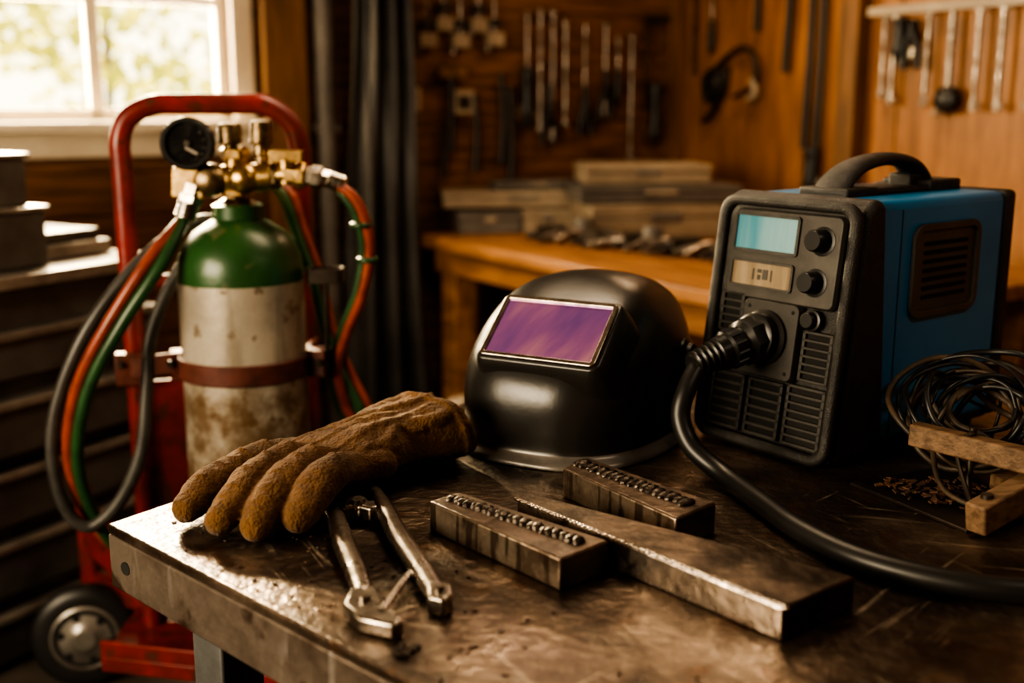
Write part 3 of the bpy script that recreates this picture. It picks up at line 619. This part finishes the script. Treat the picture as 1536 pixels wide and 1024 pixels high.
b.tube(off(rr,.006,0,0),.0105,14,0,8);b.tube(off(rr,-.008,.010,-.004),.0100,14,1,8)
for i in (2,3):
    p=Vector(rr[i]);b.lathe((p.x,p.y+.004,p.z-.02),(0,0,1),[(.020,-.005),(.022,-.003),(.022,.003),(.020,.005)],16,1)
r2=[(-.510,2.42,1.235),(-.478,2.41,1.19),(-.455,2.40,1.12),(-.42,2.38,1.024),(-.395,2.36,.916),(-.36,2.36,.82),(-.325,2.36,.742),(-.32,2.38,.64)]
b.tube(r2,.011,14,1,8);b.tube(off(r2,.012,.014,.006),.011,14,0,8)
b.build('twin_hoses',['hosered','hosegreen'],hs,smooth=80)
b=B();kp=[(-.600,2.36,1.155),(-.66,2.34,1.15),(-.744,2.27,1.085),(-.842,2.22,.957),(-.908,2.20,.81),(-.925,2.19,.69),(-.905,2.19,.585),(-.862,2.20,.545),(-.80,2.21,.60),(-.755,2.22,.70),(-.742,2.24,.82),(-.735,2.27,.93),(-.70,2.31,1.03),(-.66,2.34,1.09),(-.61,2.40,1.12)]
P,ts=catmull(kp,30)
b.tube(kp,.0130,14,0,10)
acc=0
for i in range(1,len(P)):
    acc+=(P[i]-P[i-1]).length
    if acc>.009 and ts[i]>7:
        acc=0;b.lathe(P[i],P[i]-P[i-1],[(.0125,-.003),(.0142,0),(.0125,.003)],14,0,False)
b.build('corrugated_hose',['hosegrey'],hs,smooth=60)
# ---------------------------------------------------------------- left cabinet
cabn=empty('tool_cabinet',(-1.2,2.72,0),R(60))
b=B();b.box((-.7,.02,0),(.42,.62,.98));b.build('carcass',['cab'],cabn,bevel=.004)
b=B();zz=[.03,.20,.38,.56,.74,.90]
for i in range(5):
    y_=(-.01,-.015,-.02,-.045,-.02)[i]
    b.box((-.69,y_,zz[i]),(.41,.03,zz[i+1]-.045),0);b.box((-.69,y_-.018,zz[i+1]-.064),(.41,y_+.01,zz[i+1]-.044),1)
b.box((-.72,-.04,.958),(.44,.64,.99),1)
b.build('drawers',['cab','cabedge'],cabn,bevel=.003)
tb2=empty('toolbox',(-1.2,2.72,0),R(60));b=B();b.box((-.5,.04,.992),(.13,.45,1.13));b.box((-.5,.06,1.142),(.10,.42,1.26));b.box((-.51,.03,1.13),(.14,.46,1.142),1);b.box((-.5,.05,1.26),(.11,.43,1.272),1);b.box((-.3,.02,1.06),(-.05,.04,1.08),1);b.box((.16,.1,.992),(.38,.4,1.03),1);b.box((.18,.12,1.03),(.36,.38,1.06),0)
b.build('case',['cab','cabedge'],tb2,bevel=.004)
# ---------------------------------------------------------------- workbench
wk=empty('workbench',(-.364,4.336,0),R(-56.6))
b=B();b.box((0,0,.855),(2.0,1.1,.90));b.build('top',['benchwood'],wk,bevel=.006)
b=B();b.box((.05,.05,.76),(1.95,.08,.855));b.box((.05,.08,.76),(.08,1.05,.855))
for x in(.08,1.82):
    for y in(.06,.95):b.box((x,y,0),(x+.10,y+.10,.86))
b.box((.1,.3,.22),(1.9,1.0,.25));b.build('legs_and_rails',['benchwood'],wk,bevel=.005)
def case(name,c,sz,rz,m,lid='greybox'):
    e=empty(name,c,rz);b=B();x,y,z=sz;b.box((-x/2,-y/2,0),(x/2,y/2,z*.62));b.box((-x/2-.004,-y/2-.004,z*.64),(x/2+.004,y/2+.004,z));b.box((-x*.1,-y/2-.012,z*.5),(x*.1,-y/2,z*.75),1);b.build('case',[m,lid],e,bevel=.005)
case('storage_case',(-.10,4.42,.90),(.24,.20,.085),R(10),'greybox','cream')
case('storage_case',(.13,4.44,.90),(.19,.20,.095),R(5),'cream')
case('storage_case',(.03,4.43,1.0),(.60,.22,.06),R(6),'cream','greybox')
case('storage_case',(.09,4.43,1.062),(.34,.12,.035),R(14),'greybox','cream')
case('storage_case',(.53,4.28,.90),(.56,.30,.13),R(12),'cream')
case('storage_case',(.52,4.28,1.035),(.60,.30,.06),R(8),'greybox','cream')
case('storage_case',(.48,4.28,1.10),(.46,.28,.07),R(6),'cream')
hp=empty('bench_tools');b=B()
for i in range(16):
    x=.14+.045*i+random.uniform(-.02,.02);yy=4.08-.62*(i/14)+random.uniform(-.05,.04)
    b.tube([(x-.08,yy+random.uniform(-.03,.03),.920),(x,yy+.02,.928+random.random()*.02),(x+.08,yy-.01,.920)],[.010,.018,.009],10,i%3,4,1,None,True)
    if i%3==0:b.boxc((x,yy+.02,.93),(.10,.07,.06),1,(0,0,random.random()))
    if i%5==2:b.lathe((x+.02,yy+.07,.90),(0,0,1),[(.035,0),(.035,.07),(.03,.085),(.002,.085)],20,3)
b.build('tools',['rubber','tooldark','tool','greybox'],hp,smooth=60)
sk=empty('cloth_sack');b=B();b.sph((-.22,3.62,.13),(.17,.14,.13),0,20,12);b.sph((-.17,3.65,.28),(.10,.09,.10),0,20,12);b.sph((-.17,3.65,.40),(.05,.07,.05),0,16,10);o=b.build('cloth',['cream'],sk,smooth=180)
rm=o.modifiers.new('r','REMESH');rm.mode='VOXEL';rm.voxel_size=.012;rm.use_smooth_shade=True
t3=bpy.data.textures.new('wr3','CLOUDS');t3.noise_scale=.08;d3=o.modifiers.new('d','DISPLACE');d3.texture=t3;d3.strength=.05;d3.mid_level=.6
cu=empty('welding_curtain');cu.matrix_world=WB
b=B();n=110;rows=16;vs=[];fs=[]
for k_ in range(rows+1):
    z=.12+2.25*k_/rows
    for i in range(n+1):
        u=i/n;wd_=.18+.20*(1-k_/rows)**1.3;x=-1.455+ (u-.5)*wd_;vs.append((x,-.14+.045*math.sin(u*17+3*u*u+.5*math.sin(k_*.4))+.015*math.sin(u*43+k_*.3),z))
for k_ in range(rows):
    for i in range(n):a=k_*(n+1)+i;fs.append((a,a+1,a+n+2,a+n+1))
b.add(vs,fs,0);o=b.build('cloth',['curtain'],cu,smooth=180);sd=o.modifiers.new('s','SOLIDIFY');sd.thickness=.006
b=B();b.cyl((-1.58,-.14,2.4),(-1.25,-.14,2.4),.014);b.cyl((-1.25,-.14,2.4),(-1.25,0,2.4),.014);b.cyl((-1.58,-.14,2.4),(-1.58,0,2.4),.014);b.build('rod',['darksteel'],cu)
ps=empty('steel_pipe');ps.matrix_world=WB
b=B();b.cyl((-1.645,-.06,0),(-1.645,-.06,2.69),.035);b.cyl((-1.645,-.06,0),(-1.645,-.06,.02),.05)
for z in(.6,1.3,2.0):b.boxc((-1.645,-.04,z),(.09,.08,.03))
b.build('pipe',['greybox'],ps)
# ---------------------------------------------------------------- wall tools
def walltools(name,mw,items,rail=None):
    e=empty(name);e.matrix_world=mw;b=B()
    for kind,x,z0,z1 in items:
        y=-.035
        if kind=='wrench':
            b.cyl((x,y,z0),(x,y,z1),.007,seg=10,mi=1)
            for zz_,rr_ in((z0,.013),(z1,.011)):
                pts=[(x+rr_*math.cos(t),y,zz_+rr_*math.sin(t)) for t in [R(30*q) for q in range(13)]];b.tube(pts,.005,8,1,2)
            b.cyl((x,y+.0,z1+.011),(x,y+.035,z1+.011),.004,mi=1)
        if kind=='driver':
            b.cyl((x,y,z0+.10),(x,y,z1),.006,seg=10,mi=1);b.tube([(x,y,z0),(x,y,z0+.05),(x,y,z0+.11)],[.015,.018,.012],12,0,4,1,None,True);b.cyl((x,y,z1-.02),(x,y+.035,z1-.02),.004,mi=1)
        if kind=='hammer':
            b.cyl((x,y,z0),(x,y,z1),.013,seg=10,mi=0);b.boxc((x,y,z1),(.12,.035,.04),1);b.cyl((x,y,z1-.03),(x,y+.035,z1-.03),.004,mi=1)
        if kind=='mallet':
            b.cyl((x,y,z0),(x,y,z1),.009,seg=10,mi=1);b.sph((x,y,z0),(.05,.03,.045),0,16,10);b.tube([(x-.02,y,z0),(x-.045,y,z0-.05)],.012,10,3,1)
        if kind=='pliers':
            b.tube([(x-.03,y,z0),(x-.025,y,z0+.07),(x,y,z0+.14),(x+.012,y,z1)],[.011,.012,.012,.006],10,0,5);b.tube([(x+.03,y,z0),(x+.025,y,z0+.07),(x,y-.01,z0+.14),(x-.012,y,z1)],[.011,.012,.012,.006],10,0,5)
        if kind=='strap':
            b.tube([(x,y,z0),(x+.01,y,(z0+z1)/2),(x,y,z1)],[.014,.013,.012],10,0,6)
        if kind=='clamp':
            b.cyl((x,y,z0),(x,y,z1),.006,mi=1);b.boxc((x,y,z0+.02),(.07,.03,.05),3);b.boxc((x,y,z0+.08),(.05,.025,.03),0);b.cyl((x-.03,y,z0-.03),(x-.03,y,z0+.02),.006,mi=1);b.boxc((x,y,z1),(.05,.07,.02),0)
        if kind=='outlet':
            b.boxc((x,-.02,z0),(.09,.04,.09),3);b.boxc((x,-.043,z0),(.05,.006,.05),0)
        if kind=='square':
            b.box((x,y,z0),(x+.02,y+.006,z1),1);b.box((x,y,z1-.03),(x+.12,y+.012,z1),0)
        if kind=='grinder':
            b.tube([(x,y,z0),(x,y,z0+.1),(x,y,z1)],[.028,.024,.030],14,0,4,1,None,True);b.lathe((x,y+.02,z0),(0,-1,0),[(.05,0),(.05,.012),(.01,.02)],20,1)
        if kind=='cable':
            b.tube([(x-.13,y,z0-.05),(x-.14,y,z0+.05),(x-.05,y,z0+.12),(x+.05,y,z0+.15),(x+.12,y,z0+.08),(x+.10,y,z0),(x,y-.01,z0-.04)],[.013,.013,.013,.011,.011,.011,.009],10,0,8)
            b.tube([(x-.16,y,z0-.02),(x-.12,y,z0+.08),(x-.06,y,z0+.06),(x-.08,y,z0-.03),(x-.15,y,z0-.06),(x-.19,y,z0)],.011,10,0,8)
            b.tube([(x-.18,y,z0-.06),(x-.2,y,z0+.03),(x-.13,y,z0+.07),(x-.09,y,z0-.0),(x-.14,y,z0-.10),(x-.20,y,z0-.14)],.012,10,0,8)
            b.lathe((x-.13,y+.02,z0),(0,-1,0),[(.055,0),(.06,.02),(.04,.05)],20,0);b.tube([(x+.10,y,z0+.03),(x+.12,y,z0-.03),(x+.08,y,z0-.05)],.016,10,3,4)
    if rail:b.box((rail[0],-.06,rail[2]),(rail[1],-.035,rail[2]+.03),3);b.box((rail[0]+.03,-.04,rail[2]),(rail[0]+.05,0,rail[2]+.02),3);b.box((rail[1]-.05,-.04,rail[2]),(rail[1]-.03,0,rail[2]+.02),3)
    b.build('tools',['rubber','tool','benchwood','cream'],e,smooth=50)
walltools('hanging_hand_tools',WB,[('clamp',-1.22,1.60,1.86),('clamp',-1.15,1.66,1.86),('clamp',-1.08,1.60,1.86),('clamp',-1.0,1.66,1.86),('clamp',-.93,1.61,1.86),('hammer',-1.12,1.20,1.50),('outlet',-1.30,1.40,0),('outlet',-1.07,1.39,0),('driver',-.78,1.30,1.74),('wrench',-.72,1.28,1.74),('wrench',-.66,1.24,1.74),('pliers',-.68,1.22,1.46),('grinder',-.78,1.34,1.50),('wrench',-.60,1.30,1.70),('driver',-.505,1.30,1.70),('wrench',-.404,1.34,1.70),('wrench',-.27,1.16,1.66),('pliers',-.50,1.25,1.45),('pliers',-.40,1.32,1.52),('strap',-.86,1.05,1.45),('strap',-.90,1.15,1.5),('strap',-1.16,1.10,1.3),('driver',-.34,1.40,1.66),('square',-.20,1.35,1.75),('grinder',-.14,1.25,1.45),('strap',-1.02,1.12,1.42)],(-1.3,-.15,1.86))
walltools('hanging_garage_tools',WR,[('cable',.42,1.45,0),('strap',.70,1.50,2.0),('hammer',.53,1.66,1.95),('strap',.82,1.22,2.1),('strap',.88,1.10,2.1),('grinder',.86,1.08,1.2),('square',.14,1.5,1.9),('driver',.26,1.6,1.95),('wrench',1.18,1.42,1.68),('wrench',1.224,1.40,1.68),('wrench',1.366,1.39,1.68),('mallet',1.46,1.40,1.68),('wrench',1.563,1.38,1.68),('wrench',1.65,1.38,1.68),('wrench',1.76,1.38,1.68),('grinder',1.25,1.56,1.66),('pliers',1.30,1.5,1.66)],(1.12,2.1,1.68))
# ---------------------------------------------------------------- lights (added fixtures and window lamps, sun, sky)
def area(name,loc,target,size,sizey,power,col):
    l=bpy.data.lights.new(name,'AREA');l.shape='RECTANGLE';l.size=size;l.size_y=sizey;l.energy=power;l.color=col
    o=bpy.data.objects.new(name,l);S.collection.objects.link(o);o.location=loc;o.rotation_euler=(Vector(target)-Vector(loc)).to_track_quat('-Z','Y').to_euler();return o
def added_fixture(name,loc,sx,sy,power,col,rz=0):  # area lamps added for their light, with unseen housings built around them
    e=empty(name,loc,rz);b=B();b.box((-sx/2-.03,-sy/2-.03,.01),(sx/2+.03,sy/2+.03,.06));b.cyl((-sx*.3,0,.06),(-sx*.3,0,2.7-loc[2]),.005);b.cyl((sx*.3,0,.06),(sx*.3,0,2.7-loc[2]),.005);b.build('housing',['cab'],e,bevel=.004)
    a=area(name+'_lamp',(0,0,0),(0,0,-1),sx,sy,power,col);a.parent=e
added_fixture('added_ceiling_light',(.05,2.45,2.35),.9,.16,17,(1,.75,.49),R(-30))
added_fixture('added_ceiling_light',(.75,3.9,2.4),.6,.15,9.5,(1,.66,.38),R(-60))
added_fixture('added_ceiling_light',(1.35,.9,2.3),.9,.16,6.5,(1,.80,.60),R(30))
p=WB@Vector((-4.93,-2.9,1.6));q=WB@Vector((-2.6,-3.0,.9))
area('added_side_key',p,q,1.5,.9,98,(1,.79,.54))  # warm key lamp from the left, placed at the added window
p=WB@Vector((-2.42,.16,1.73));q=WB@Vector((-2.1,-2.6,.9))
area('window_daylight_back',p,q,.85,.75,140,(1,.78,.48))
sun=bpy.data.lights.new('sun','SUN');sun.energy=12;sun.angle=R(4);sun.color=(1,.78,.46);so=bpy.data.objects.new('sun',sun);S.collection.objects.link(so)
so.rotation_euler=Vector((.36,-.86,-.34)).to_track_quat('-Z','Y').to_euler();so.location=(-4,9,4)
w=bpy.data.worlds.new('sky');S.world=w;w.use_nodes=True;bg=w.node_tree.nodes['Background'];bg.inputs[0].default_value=(1,.86,.56,1);bg.inputs[1].default_value=4.5
# ---------------------------------------------------------------- camera
cd=bpy.data.cameras.new('camera');cd.lens=40;cd.sensor_width=36;co=bpy.data.objects.new('camera',cd);S.collection.objects.link(co)
co.location=(0,0,1.4);co.rotation_euler=(R(90-12),0,0);cd.dof.use_dof=True;cd.dof.focus_distance=1.58;cd.dof.aperture_fstop=1.9;cd.clip_start=.02
S.camera=co
try:
    S.view_settings.view_transform='AgX';S.view_settings.look='AgX - High Contrast'
except Exception as ex:print(ex)
